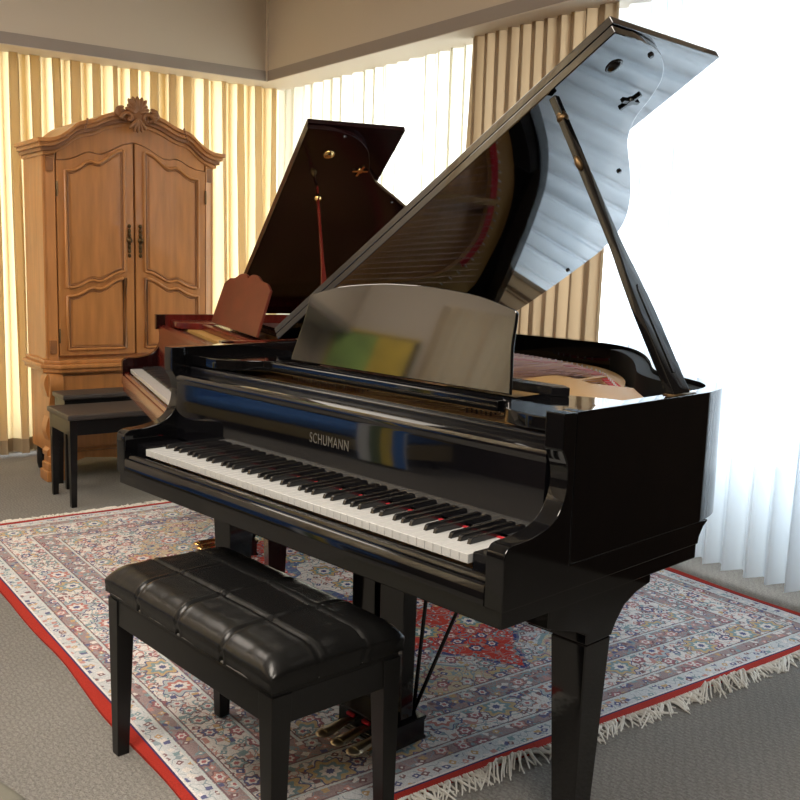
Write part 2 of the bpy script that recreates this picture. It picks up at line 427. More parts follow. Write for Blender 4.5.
# ------------------------------------------------------------------ room
def struct(name, bm, mat, loc=(0, 0, 0)):
    o = obj(name, bm, mat, smooth=30); o.rotation_euler = (0, 0, RA); o.location = loc; o['kind'] = 'structure'; return o
U0, U1, V0, V1 = -3.62, 4.3, -3.6, 2.76; ZC = 3.1
struct('floor', box(B(), U0-.1, U1+.1, V0-.1, V1+.1, FLOOR-.06, FLOOR), carpet_mat())
struct('ceiling', box(B(), U0-.1, U1+.1, V0-.1, V1+.1, ZC, ZC+.1), CEIL)
# left wall with its window (V from -0.25 to 2.5)
b = B(); box(b, U0-.1, U0, V0-.1, -0.3, FLOOR, ZC); box(b, U0-.1, U0, 2.54, V1+.1, FLOOR, ZC); box(b, U0-.1, U0, -0.3, 2.54, 2.5, ZC); box(b, U0-.1, U0, -0.3, 2.54, FLOOR, 0.10)
struct('wall_left', b, WALL)
b = B(); box(b, U0, -3.38, V1, V1+.1, FLOOR, ZC); box(b, 1.65, U1, V1, V1+.1, FLOOR, ZC); box(b, -3.38, 1.65, V1, V1+.1, 2.5, ZC); box(b, -3.38, 1.65, V1, V1+.1, FLOOR, 0.40)
struct('wall_back', b, WALL)
b = B(); box(b, U0, -2.3, V0-.1, V0, FLOOR, ZC); box(b, -.9, U1, V0-.1, V0, FLOOR, ZC); box(b, -2.3, -.9, V0-.1, V0, 2.8, ZC); box(b, -2.3, -.9, V0-.1, V0, FLOOR, 1.1)
struct('wall_front', b, WALL)
struct('wall_right', box(B(), U1, U1+.1, V0-.1, V1+.1, FLOOR, ZC), WALNUT)
struct('wall_back_dark_panel', box(B(), 1.75, U1, V1-.36, V1-.30, FLOOR, ZC-.62), WALNUT)  # unseen dark panel, added so the piano's right side mirrors something dark
def window(name, horizontal, a0, a1, z0, z1, pos, n):
    fr = B(); gl = B(); t = 0.035
    def bx(bm, p0, p1, q0, q1, d0, d1):
        if horizontal: box(bm, p0, p1, d0, d1, q0, q1)
        else: box(bm, d0, d1, p0, p1, q0, q1)
    bx(fr, a0, a1, z0, z0+t, pos-.03, pos+.03); bx(fr, a0, a1, z1-t, z1, pos-.03, pos+.03)
    for i in range(n+1):
        p = a0+(a1-a0)*i/n; p = min(max(p, a0+t/2), a1-t/2)
        bx(fr, p-t/2, p+t/2, z0+t, z1-t, pos-.03, pos+.03)
    bx(gl, a0+t/2, a1-t/2, z0+t/2, z1-t/2, pos-.003, pos+.003)
    f = struct(name, fr, pbr(name+'_frame', (.5, .5, .48), .5)); g = obj('window_glass', gl, GLASS, f); return f
window('window_1', False, -0.3, 2.54, 0.10, 2.5, U0-.05, 3)
window('window_2', True, -3.38, 1.65, 0.40, 2.5, V1+.05, 5)
window('window_3', True, -2.3, -.9, 1.1, 2.8, V0-.05, 2)
struct('wall_front_dark_panel', box(B(), -1.95, U1, V0, V0+.03, .09, 1.0), WALNUT)  # unseen dark panel, added to keep the fall board's reflection dark
# pelmet (dropped bulkhead) in front of the curtains
ZP = 2.415
b = B(); box(b, U0, -3.25, V0, 2.21, ZP+.065, ZC); struct('wall_left_pelmet', b, WALL)
b = B(); box(b, U0, 1.74, 2.21, V1, ZP+.065, ZC); struct('wall_back_pelmet', b, WALL)
b = B(); box(b, U0, -3.247, V0, 2.207, ZP, ZP+.065); box(b, U0, U1, 2.207, V1, ZP, ZP+.065); struct('trim_1', b, WALLB)
b = B(); box(b, U0, -3.25, V0, 2.21, ZP-.004, ZP); box(b, U0, U1, 2.21, V1, ZP-.004, ZP); struct('trim_2', b, WALLU)
struct('trim_3', box(B(), -3.262, -3.238, 2.198, 2.222, ZP, ZC), pbr('corner_bead', (.7, .62, .5), .5))
# baseboards
struct('baseboard_left', box(B(), U0, U0+.015, V0, V1, FLOOR, .09), WALLU)
struct('baseboard_back', box(B(), U0+.015, U1, V1-.015, V1, FLOOR, .09), WALLU)
struct('baseboard_front', box(B(), U0+.015, U1, V0, V0+.035, FLOOR, .09), WALNUT)

# ------------------------------------------------------------------ curtains
def curtain(L, z0, z1, pitch, amp, over, seed, mat, label, u, v, rz, flare=1.3, name='curtain'):
    bm = B(); n = int(L/pitch*18); rows = 12
    ph = []; p = 0
    for i in range(n+1):
        ph.append(p); p += 2*PI/18*(1+0.5*noise.noise((i*0.03+seed, 0, 0)))
    grid = []
    for j in range(rows+1):
        t = j/rows; z = z0+(z1-z0)*t; row = []
        for i in range(n+1):
            s = L*i/n; k = noise.noise((s*5.1+seed*3, t*0.9, 2.0)); k2 = noise.noise((s*1.3, t*1.6+5, seed*1.7)); k3 = noise.noise((s*11, t*.6, seed))
            a = amp*(flare-(flare-0.8)*t)*(1+0.6*k); f = ph[i]+0.7*k2
            row.append(bm.verts.new((s+over*math.sin(2*f+.5*k3)*(1+.7*k3), a*math.sin(f)+a*.25*math.sin(3*f+k), z+(0.006*math.sin(f) if j == 0 else 0))))
        grid.append(row)
    for j in range(rows):
        for i in range(n): bm.faces.new((grid[j][i], grid[j][i+1], grid[j+1][i+1], grid[j+1][i]))
    o = obj(name, bm, mat, smooth=180); o.location = room(u, v); o.rotation_euler = (0, 0, rz+RA)
    tag(o, label, 'curtain'); return o
def curtain_hem(cu, zt, mat):
    bm = B(); bm.from_mesh(cu.data); rows = 12; n = len(bm.verts)//(rows+1)
    bm.verts.ensure_lookup_table(); co = [bm.verts[i].co.copy() for i in range(2*n)]; bm.free()
    hb = B(); A = []
    for i in range(n):
        lo, hi = co[i], co[n+i]; A.append((lo, lo.lerp(hi, (zt-lo.z)/(hi.z-lo.z))))
    for side in (-1, 1):
        lo = [hb.verts.new(a+Vector((0, side*.0025, -.001))) for a, _ in A]; hi = [hb.verts.new(m_+Vector((0, side*.0025, 0))) for _, m_ in A]
        for i in range(n-1): hb.faces.new((lo[i], lo[i+1], hi[i+1], hi[i]))
    return obj('hem', hb, mat, cu, smooth=180)
cl = curtain(2.72, FLOOR+.03, ZP-.004, .125, .042, .040, 3, CURT_L, 'long cream pleated curtain glowing with daylight behind the wooden armoire', -3.47, -0.32, PI/2)
curtain_hem(cl, .10, HEM)
curtain(2.29, .045, ZP-.004, .12, .022, .018, 11, SHEERW, 'white sheer curtain between the room corner and the beige drape', -3.60, 2.46, 0)
curtain(.98, .03, ZP-.004, .085, .032, .022, 5, DRAPE, 'opaque beige pleated drape hanging behind the raised black piano lid', -1.33, 2.37, 0)
curtain(2.15, .045, ZP-.004, .098, .030, .0095, 23, SHEER, 'wide bright white sheer curtain to the right of the beige drape', -0.42, 2.46, 0)
curtain(1.5, 1.02, 2.76, .13, .03, .02, 31, FRONTC, 'beige curtain over the high window behind the camera, mirrored in the lacquer', -2.36, V0+.10, 0)

# ------------------------------------------------------------------ rug
RU, RV = -0.4975, 1.14; HU, HV = 1.4525, 1.235
rug = empty('persian_rug', room(RU, RV), RA, 'large red bordered cream Persian rug with red medallion under both pianos', 'rug')
b = B(); nx, ny = 150, 130; G = []
def edge(s, k): return 0.006*noise.noise((s*2.3+k, k, 0))
def rugz(x, y): return -0.004+0.0035*noise.noise((x*3, y*3, 1))
for j in range(ny+1):
    row = []
    for i in range(nx+1):
        fx = -1+2*i/nx; fy = -1+2*j/ny; x = fx*HU; y = fy*HV
        x2 = x+edge(y, 3)*abs(fx)**6*(1 if fx > 0 else -1)*2; y2 = y+edge(x, 9)*abs(fy)**6*(1 if fy > 0 else -1)*2
        row.append(b.verts.new((x2, y2, rugz(x, y))))
    G.append(row)
for j in range(ny):
    for i in range(nx): b.faces.new((G[j][i], G[j][i+1], G[j+1][i+1], G[j+1][i]))
loop = [G[0][i] for i in range(nx)]+[G[j][nx] for j in range(ny)]+[G[ny][i] for i in range(nx, 0, -1)]+[G[j][0] for j in range(ny, 0, -1)]
low = [b.verts.new((q.co.x, q.co.y, FLOOR)) for q in loop]
for i in range(len(loop)): b.faces.new((loop[i], low[i], low[(i+1) % len(loop)], loop[(i+1) % len(loop)]))
obj('pile', b, rug_mat(HU, HV), rug, smooth=60)
b = B(); rnd = random.Random(4)
for side in (1, -1):
    y = -HV+.02
    while y < HV-.02:
        y += rnd.uniform(.0045, .009)
        L = rnd.uniform(.035, .070)*(1.2 if rnd.random() < .1 else 1); bend = rnd.gauss(-.012 if side > 0 else 0, .022); clump = .012*math.sin(y*31)+.02*noise.noise((y*5, 3, 0))
        x0 = side*(HU+edge(y, 3)*2-.004); lift = rnd.uniform(.002, .010)
        if side > 0 and noise.noise((y*3.3, 8, 2)) > .32: lift += .018
        pts = [(x0, y, -.006), (x0+side*L*.35, y+bend*.4, FLOOR+.004+lift), (x0+side*L*.7, y+bend+clump, FLOOR+.003+lift*.4), (x0+side*L, y+bend*1.6+clump*1.6, FLOOR+.002)]
        tube(b, spline(pts, 3), lambda t: .0042*(1-.55*t), 5)
o = obj('fringe', b, FRINGE, rug); o['kind'] = 'stuff'; tag(o, 'white knotted wool fringe')

# ------------------------------------------------------------------ grand piano
def piano(name, loc, rz, W, st, label):
    """st: dict of style: body, desk, dark materials and details"""
    T = empty(name, loc, rz, label, 'piano')
    body, dark = st['body'], st['dark']
    t = .044; k = W/1.452; yf = st.get('yf', .572); ys_ = st.get('ys', 1.0)
    def Y(y): return y if y <= .45 else (.45+(y-.45)*(yf-.45)/.122 if y < .572 else yf+(y-.572)*ys_)
    def YP(pts): return [(x, Y(y)) for x, y in pts]
    out_pts = [(W, .20), (W, .45), (W, .66), (W-.003, .722), (W-.024, .806), (W-.073, .874), (W-.145, .925), (W-.225, .965), (W-.30, 1.03), (W-.36, 1.115), (W-.445, 1.24), (W-.56, 1.39), (W-.69, 1.525), (.63*k, 1.60), (.49*k, 1.622), (.32*k, 1.625), (.15*k, 1.615), (.05, 1.58), (.008, 1.52), (0, 1.43), (0, 1.2), (0, .8), (0, .4), (0, .20)]
    O = spline(YP(out_pts), 5)
    I = offset(O, .040)
    zt, zr = st.get('zt', 1.01), .707
    sel = [i for i, p in enumerate(O) if p[1] > .70*(1 if ys_ == 1 else .9) and p[0] > .66*k]
    ir = B(); a_, b_ = offset(O, .0405), offset(O, .082); i0, i1 = sel[0], sel[-1]
    strip_prism(ir, a_[i0:i1+1], b_[i0:i1+1], 'z', .905, zt-.012); obj('inner_rim', ir, MATT, T, bevel=.004)
    # continuous bent rim
    rim = B(); strip_prism(rim, O, I, 'z', zr, zt)
    obj('rim', rim, body, T, bevel=.002, smooth=40)
    # cheeks with scrolled arms
    arm = spline([(0.0, .70), (0.0, .755), (.006, .771), (.022, .779), (.072, .782), (.122, .793), (.147, .807), (.163, .825), (.175, .853), (.178, .885), (.172, .915), (.157, zt-.071)], 5)
    cheek = [(0, .655)]+arm+[(.157, zt), (.20, zt), (.20, .7068), (Y(.740), .7068), (Y(.735), .702), (Y(.720), .693), (Y(.704), .672), (Y(.70), .655)]
    for x0 in (0, W-t):
        c = B(); prism(c, cheek, 'x', x0, x0+t); obj('cheek', c, st.get('cheek', body), T, bevel=.0025, smooth=40)
    # key bed
    kb = B(); box(kb, .004, W-.004, .006, Y(.70), .62, .657)
    obj('key_bed', kb, body, T, bevel=.003)
    ks = B(); prism(ks, [(.0, .657), (.0, .695), (.004, .699), (.008, .699), (.009, .706), (.014, .712), (.024, .712), (.028, .708), (.028, .657)], 'x', t+.0015, W-t-.0015)
    obj('key_slip', ks, body, T, smooth=50)
    xl = (W-1.225)/2
    for x0, x1 in ((t+.002, xl-.002), (xl+1.225+.002, W-t-.002)):
        q = B(); box(q, x0, x1, .040, .168, .657, .738); obj('key_block', q, dark, T, bevel=.003)
    kf = B(); box(kf, xl, xl+1.225, .04, .70, .657, .70); obj('key_frame', kf, PINB, T)
    # 52 white and 36 black keys
    wb = B(); box(wb, .0004, .0231, 0, .15, -.019, 0)
    w0 = obj('white_key', wb, IVORY, T, bevel=.0008, seg=1); w0.location = (xl, .03, .7336)
    for i in range(1, 52):
        c = w0.copy(); C.objects.link(c); c.parent = T; c.location = (xl+i*.02356, .03, .7336)
    bb = B(); prism(bb, [(0, .0), (.004, .010), (.010, .0125), (.10, .0125), (.10, -.004), (0, -.004)], 'x', -.0048, .0048)
    b0 = obj('black_key', bb, EBONY, T, bevel=.0012, seg=2)
    first = True; octave = {0: -.002, 1: .002, 3: -.002, 4: 0, 5: .002}      # after C D F G A
    for i in range(51):
        s = (i+5) % 7                                                # key 0 is an A
        if s in octave:
            x = xl+(i+1)*.02356+octave[s]
            if first: b0.location = (x, .08, .7336); first = False
            else:
                c = b0.copy(); C.objects.link(c); c.parent = T; c.location = (x, .08, .7336)
    # fall board with its felt and top moulding
    fb = B(); prism(fb, spline([(.168, .742), (.168, .785), (.168, .82), (.1685, .85), (.1695, .88), (.1705, .905)], 5)+[(.1705, .912), (.168, .920), (.172, .930), (.194, .936), (.204, .934), (.212, .928), (.212, .742)], 'x', t+.003, W-t-.003)
    fbo = obj('fall_board', fb, st.get('fall', body), T, smooth=50)
    sh = B(); box(sh, t+.003, W-t-.003, .214, .250, .90, zt-.058); obj('action_shelf', sh, dark, T, bevel=.006, seg=3)
    rf = B(); box(rf, xl, xl+1.225, .160, .1675, .7338, .7362); obj('felt_strip', rf, REDF, T)
    if st.get('text'):
        cu = bpy.data.curves.new('brand_lettering', 'FONT'); cu.body = st['text']; cu.size = .038; cu.extrude = .0004; cu.space_character = 1.1
        cu.align_x = 'CENTER'; cu.align_y = 'CENTER'; cu.materials.append(GOLDL)
        tmp = bpy.data.objects.new('tmp', cu); C.objects.link(tmp); bpy.context.view_layer.update()
        me = bpy.data.meshes.new_from_object(tmp.evaluated_get(bpy.context.evaluated_depsgraph_get())); bpy.data.objects.remove(tmp)
        to = bpy.data.objects.new('brand_lettering', me); C.objects.link(to); to.parent = fbo
        to.location = (.752*k, .1676, .842); to.rotation_euler = (PI/2-R(.5), 0, 0); to.scale = (.66, .95, 1)
    # sound board, iron plate, strings
    In = [p for p in offset(O, .0405)]
    sb = B(); prism(sb, In, 'z', .715, .735); obj('bottom_board', sb, dark, T)
    so = B(); prism(so, [(min(max(x, .05), W-.05), max(y, .26)) for x, y in offset(O, .046)], 'z', .868, .88); obj('sound_board', so, SOUND, T)
    # plate: front web and a rim band that follows the case
    pl = B()
    inner = spline(YP([(W-.20, .50), (W-.22, .62), (W-.26, .76), (W-.36, .90), (W-.50, 1.06), (.78*k, 1.24), (.60*k, 1.38), (.42*k, 1.44), (.30*k, 1.42), (.20*k, 1.30), (.16*k, 1.0), (.14*k, .7), (.14*k, .50)]), 5)
    nI = len(inner); o2 = spline(YP([(W-.09, .50), (W-.09, .66), (W-.16, .76), (W-.27, .87), (W-.40, .99), (W-.50, 1.13), (.84*k, 1.30), (.68*k, 1.46), (.50*k, 1.555), (.28*k, 1.555), (.10*k, 1.45), (.07*k, .9), (.07*k, .50)]), 5)
    strip_prism(pl, inner, o2, 'z', .915, .93)
    box(pl, .06, W-.06, .27, .50, .915, .93)
    obj('iron_plate', pl, GOLD, T, bevel=.003)
    for px0, px1, py1 in ((.52*k, .50*k, Y(1.46)), (.86*k, .80*k, Y(1.25))):
        q = B(); strip_prism(q, [(px0-.012, .5), (px1-.012, py1)], [(px0+.012, .5), (px1+.012, py1)], 'z', .925, .940); obj('plate_strut', q, GOLD, T, bevel=.003)
    cp = B(); prism(cp, YP([(.80*k, .51), (.834*k, .736)]+spline([(.816*k, .878), (.809*k, .950), (.848*k, .975), (.929*k, .945), (.987*k, .912), (1.04*k, .915), (1.11*k, .93)], 4)+[(1.17*k, .86), (1.26*k, .76), (W-.09, .65), (W-.09, .51)]), 'z', .931, .962)
    obj('plate_web', cp, GOLD, T, bevel=.004)
    fe = B(); strip_prism(fe, offset(inner[3:-18], -.004), offset(inner[3:-18], -.034), 'z', .93, .9345); obj('felt_strip', fe, REDF, T)
    sg = B()
    for i in range(46):
        f = i/45; x0 = .22*k+(W-.36)*f; 
        j = int((1-f)*(nI-22))+2; x1, y1 = inner[j]
        tube(sg, [(x0, .33, .940), (x1, y1+.02, .938)], .0008, 4)
    for i in range(26):
        f = i/25; x0 = .16*k+.36*f; tube(sg, [(x0, .36, .955), (x0+.02+.28*f, Y(1.5-.02*f-.25*f*f), .946)], .0013, 4)
    so_ = obj('strings', sg, STRING, T); so_['kind'] = 'stuff'
    pn = B()
    for i in range(90):
        x = .12*k+i*(W-.24)/89
        if not (.30 < x < .62 or .98 < x < 1.06): continue
        for r_ in range(3): lathe(pn, [(.0028, .93), (.0028, .950)], (x+r_*.004, .43-r_*.022+.01*math.sin(i*.2)), 6)
    pno = obj('tuning_pins', pn, STEEL, T); pno['kind'] = 'stuff'
    pn = B()
    for i in range(20, nI*1-6):
        x, y = o2[i]; xx, yy = inner[i]; lathe(pn, [(.003, .93), (.0025, .943)], (x*.5+xx*.5, y*.5+yy*.5), 6)
    pno = obj('hitch_pins', pn, IVORY, T); pno['kind'] = 'stuff'
    # music shelf: two curved side boards and a front rail
    zs0, zs1 = zt-.055, zt-.025
    endR = spline([(W-.302, .335), (W-.275, .315), (W-.245, .275), (W-.205, .240), (W-.14, .222), (W-.0425, .222)], 6)
    shR = endR+[(W-.0425, .56), (W-.16, .56), (W-.31, .50)]
    for mir in (0, 1):
        pts = [((W-x) if mir else x, y) for x, y in shR]
        if mir: pts = pts[::-1]
        q = B(); prism(q, pts, 'z', zs0, zs1); obj('shelf_side', q, body, T, bevel=.003, smooth=40)
    q = B(); box(q, .302, W-.302, .320, .350, zs0, zs1-.002); obj('shelf_rail', q, body, T, bevel=.004, seg=3)
    q = B(); prism(q, [(.302, .352), (W-.302, .352), (W-.302, .40), (.302, .40)], 'z', zt-.036, zt-.028); prism(q, [(.30, .47), (W-.27, .47), (W-.235, .495), (W-.27, .52), (.30, .52)], 'z', zt-.0245, zt-.003); obj('desk_slide', q, dark, T, bevel=.002)
    # music desk
    tl = R(st['tilt'])
    q = B(); prism(q, st['desk_outline'], 'z', -.011, 0)       # local: x, height, thickness
    bmesh.ops.transform(q, matrix=Matrix.Translation((0, .372, zt-.019)) @ Matrix.Rotation(PI/2-tl, 4, 'X') @ Matrix.Translation((0, 0, 0)), verts=q.verts)
    obj('music_desk', q, st['desk'], T, bevel=.002, smooth=30)
    # lid: main board hinged on the left, front flap folded back on top of it
    th = R(st['lid']); Lm = Matrix.Translation((0, 0, zt+.0025)) @ Matrix.Rotation(-th, 4, 'Y')
    Lp = [(W+.006, yf)]+spline(YP([(W+.006, .62), (W+.004, .69), (W-.018, .80), (W-.075, .888), (W-.145, .935), (W-.225, .972), (W-.30, 1.04), (W-.352, 1.112), (W-.445, 1.25), (W-.56, 1.405), (W-.69, 1.54), (.62*k, 1.617), (.48*k, 1.634), (.31*k, 1.636), (.15*k, 1.625), (.05, 1.59), (0, 1.50)]), 6)+[(0, yf)]
    q = B(); prism(q, Lp, 'z', .0, .021); bmesh.ops.transform(q, matrix=Lm, verts=q.verts)
    lid = obj('lid', q, st.get('lidmat', body), T, bevel=.003, smooth=40)
    q = B(); prism(q, [(-.004, yf+.004), (W+.010, yf+.004), (W+.010, Y(1.055)), (-.004, Y(1.055))], 'z', .0235, .0445); bmesh.ops.transform(q, matrix=Lm, verts=q.verts)
    obj('lid_flap', q, st.get('lidmat', body), T, bevel=.003)
    # prop sockets, bumpers on the underside
    sk = st['socket']
    q = B(); ball(q, (*st.get('cup1', (1.371, .682)), 0), .019, (1, 1, .6)); lathe(q, [(.021, -.003), (.023, .0), (.023, .002)], st.get('cup1', (1.371, .682)), 20); lathe(q, [(.015, -.006), (.015, -.003)], st.get('cup1', (1.371, .682)), 16); bmesh.ops.transform(q, matrix=Lm, verts=q.verts); obj('prop_cup', q, sk, lid)
    q = B(); c2x, c2y = st.get('cup2', (1.28, .873))
    for aa in (.2, 1.5):
        ca, sa = math.cos(aa), math.sin(aa)
        prism(q, [(c2x+ca*.032*s_-sa*.005*c_, c2y+sa*.032*s_+ca*.005*c_) for s_, c_ in ((-1, -1), (1, -1), (1, 1), (-1, 1))], 'z', -.006, .001)
    lathe(q, [(.011, -.007), (.013, .001)], (c2x, c2y), 14)
    bmesh.ops.transform(q, matrix=Lm, verts=q.verts); obj('prop_cup', q, sk, lid)
    for x, y in ((1.428*k, Y(.76)), (1.017*k, Y(1.174)), (.46*k, Y(1.588)), (.06, Y(1.2))):
        q = B(); lathe(q, [(.006, -.006), (.008, .0)], (x, y), 10); bmesh.ops.transform(q, matrix=Lm, verts=q.verts); obj('bumper', q, EBONY, lid)
    # prop stick
    s1 = st['prop_s']; ptop = Lm @ Vector((s1, st.get('prop_y', yf+.022), -.002)); pbot = Vector((W-.022, Y(.605), zt-.002))
    ax = (ptop-pbot); ln = ax.length; ax.normalize(); ay = Vector((0, 1, 0)); ay = (ay-ax*ay.dot(ax)).normalized(); az = ax.cross(ay)
    Mp = Matrix.Identity(4)
    for i in range(3): Mp[i][0] = ay[i]; Mp[i][1] = az[i]; Mp[i][2] = ax[i]
    Mp.translation = pbot
    wv = .013 if st.get('plainprop') else .034
    half = spline([(wv, 0), (wv, .10), (wv*.96, .20), (wv*.74, .29), (wv*.46, .37), (wv*.36, .50), (wv*.30, ln-.004)], 5)
    L_ = [(-x, z) for x, z in half]
    q = B(); strip_prism(q, half, L_, 'y', -.010, .010); bmesh.ops.transform(q, matrix=Mp, verts=q.verts)
    pr = obj('lid_prop', q, st.get('propmat', body), T, bevel=.003, smooth=40)
    if not st.get('plainprop'):
        q = B(); prism(q, [(-.006, .05), (.006, .05), (.006, .255), (0, .268), (-.006, .255)], 'y', -.0125, .0125); bmesh.ops.transform(q, matrix=Mp, verts=q.verts); obj('slot', q, EBONY, pr)
    q = B(); ball(q, (0, 0, ln-.062), .015, (1, 1, .9)); lathe(q, [(.009, ln-.075), (.012, ln-.068), (.012, ln-.052), (.008, ln-.040)], (0, 0), 12); bmesh.ops.transform(q, matrix=Mp, verts=q.verts); obj('brass_joint', q, OLDBR if not st.get('plainprop') else BRASS, pr)
    if not st.get('plainprop'):
        q = B(); ball(q, (-.012, 0, ln-.185), .012, (.8, .8, 1.7)); bmesh.ops.transform(q, matrix=Mp, verts=q.verts); obj('brass_clip', q, OLDBR, pr)
    q = B(); tube(q, [(W-.022, Y(.575), zt+.002), (W-.022, Y(.64), zt+.002)], .006, 10); box(q, W-.036, W-.008, Y(.56), Y(.655), zt-.0005, zt+.0025); obj('prop_hinge', q, OLDBR, T)
    q = B(); tube(q, spline([(W-.042, Y(.70), zt-.025), (W-.046, Y(.70), zt-.01), (W-.054, Y(.70), zt-.004), (W-.062, Y(.70), zt-.012), (W-.06, Y(.70), zt-.025)], 3), .005, 8); obj('lid_hook', q, BRASS, T)
    # legs
    for x_, y_ in ((W-.088, .381), (.058, .365), (.48*k, Y(1.42))):
        blk = B()
        if y_ < 1:
            sgn = 1 if x_ > .5 else -1
            xa, xb = (W-.20, W-.042) if sgn > 0 else (.008, .18)
            prism(blk, [(.336, .49), (.43, .49), (.445, .515), (.475, .548), (.52, .568), (.575, .578), (.575, .6195), (.20, .6195), (.20, .56), (.30, .53), (.336, .515)][::-1], 'x', xa, xb)
            obj('leg_block', blk, body, T, bevel=.003, smooth=40); ztop = .4895
        else:
            box(blk, x_-.10, x_+.10, y_-.10, y_+.10, .60, .7145); obj('leg_block', blk, body, T, bevel=.004); ztop = .5995
        lg = B(); frustum(lg, (x_, y_), (.062, .062), .095, (x_, y_), (.092, .092), ztop)
        frustum(lg, (x_, y_), (.088, .088), .062, (x_, y_), (.062, .062), .0949)
        lo = obj('leg', lg, st.get('legmat', body), T, bevel=.003)
        cs = B(); lathe(cs, [(.018, .035), (.022, .045), (.018, .062)], (x_, y_), 14); tube(cs, [(x_-.012, y_+.012, .010+.014), (x_+.012, y_+.012, .010+.014)], .0245, 14)
        obj('caster', cs, BRASS, lo)
    # lyre
    q = B(); cx = .728*k
    prism(q, [(.325, .012), (.325, .020), (.332, .024), (.332, .066), (.325, .072), (.325, .078), (.455, .078), (.455, .072), (.448, .066), (.448, .024), (.455, .020), (.455, .012)], 'x', cx-.108, cx+.112)
    ly = obj('pedal_lyre', q, dark, T, bevel=.0025)
    for x_ in (cx-.056, cx+.056):
        q = B(); frustum(q, (x_, .39), (.088, .045), .0775, (x_, .39), (.094, .05), .6195); obj('lyre_post', q, body, ly, bevel=.003)
    for x_ in (cx-.050, cx+.012, cx+.074):
        q = B(); P_ = spline([(x_, .335, .048), (x_, .30, .050), (x_, .265, .042), (x_, .235, .036)], 5)
        tube(q, P_, lambda t_: .010+.010*t_, 10); ball(q, (x_, .232, .036), .022, (1, 1.1, .62))
        bmesh.ops.scale(q, vec=(1, 1, .6), space=Matrix.Translation((0, 0, -.04)), verts=q.verts)
        obj('pedal', q, st['pedal'], ly)
        q = B(); box(q, x_-.014, x_+.014, .322, .330, .056, .064); obj('pedal_felt', q, REDF, ly)
    for y1, z1 in ((.50, .6195), (.845, .70)):
        q = B(); tube(q, [(cx+.075, .440, .0785), (cx+.075, y1, z1)], .0055, 8); obj('lyre_brace', q, dark, ly)
    return T

cD = .735
deskR = [(.405, 0), (.398, .04), (.388, .085), (.382, .12), (.380, .155), (.378, .178), (.374, .192), (.355, .199)]
topc = spline([(.355, .199), (.25, .222), (.10, .236), (0, .238), (-.10, .236), (-.25, .222), (-.355, .199)], 5)
deskpts = [(cD+x, y) for x, y in spline(deskR, 4)[:-1]+topc+[(-x, y) for x, y in spline(deskR, 4)[::-1][1:]]]
piano('grand_piano', (0, 0, 0), 0, 1.452,
      dict(body=LACQ, dark=LACQ2, desk=DESKL, lidmat=LIDL, fall=FALL, desk_outline=deskpts, tilt=14, lid=32.6, socket=EBONY, text='SCHUMANN', pedal=PEWT, prop_s=1.244),
      'black lacquered grand piano with raised lid, music desk and bare keyboard, in front')
md = [(.66+x, y) for x, y in [(.40, 0), (.395, .10), (.385, .19)]+spline([(.385, .19), (.31, .215), (.22, .222), (.15, .24), (.08, .245), (.03, .240), (0, .226), (-.03, .240), (-.08, .245), (-.15, .24), (-.22, .222), (-.31, .215), (-.385, .19)], 4)[1:]+[(-.395, .10), (-.40, 0)]]
piano('grand_piano', (-1.663, .894, 0), -.359, 1.414,
      dict(body=MAHO, dark=MAHOD, desk=MAHODESK, cheek=MAHOD, legmat=MAHOD, desk_outline=md, tilt=18, lid=32.3, yf=.524, ys=.82, zt=.985, socket=BRASS, lidmat=MAHOD, pedal=BRASS, prop_s=1.074, prop_y=.66, cup1=(1.279, .649), cup2=(1.194, .805), plainprop=True, propmat=MAHO),
      'red mahogany grand piano with raised lid, standing behind the black piano')

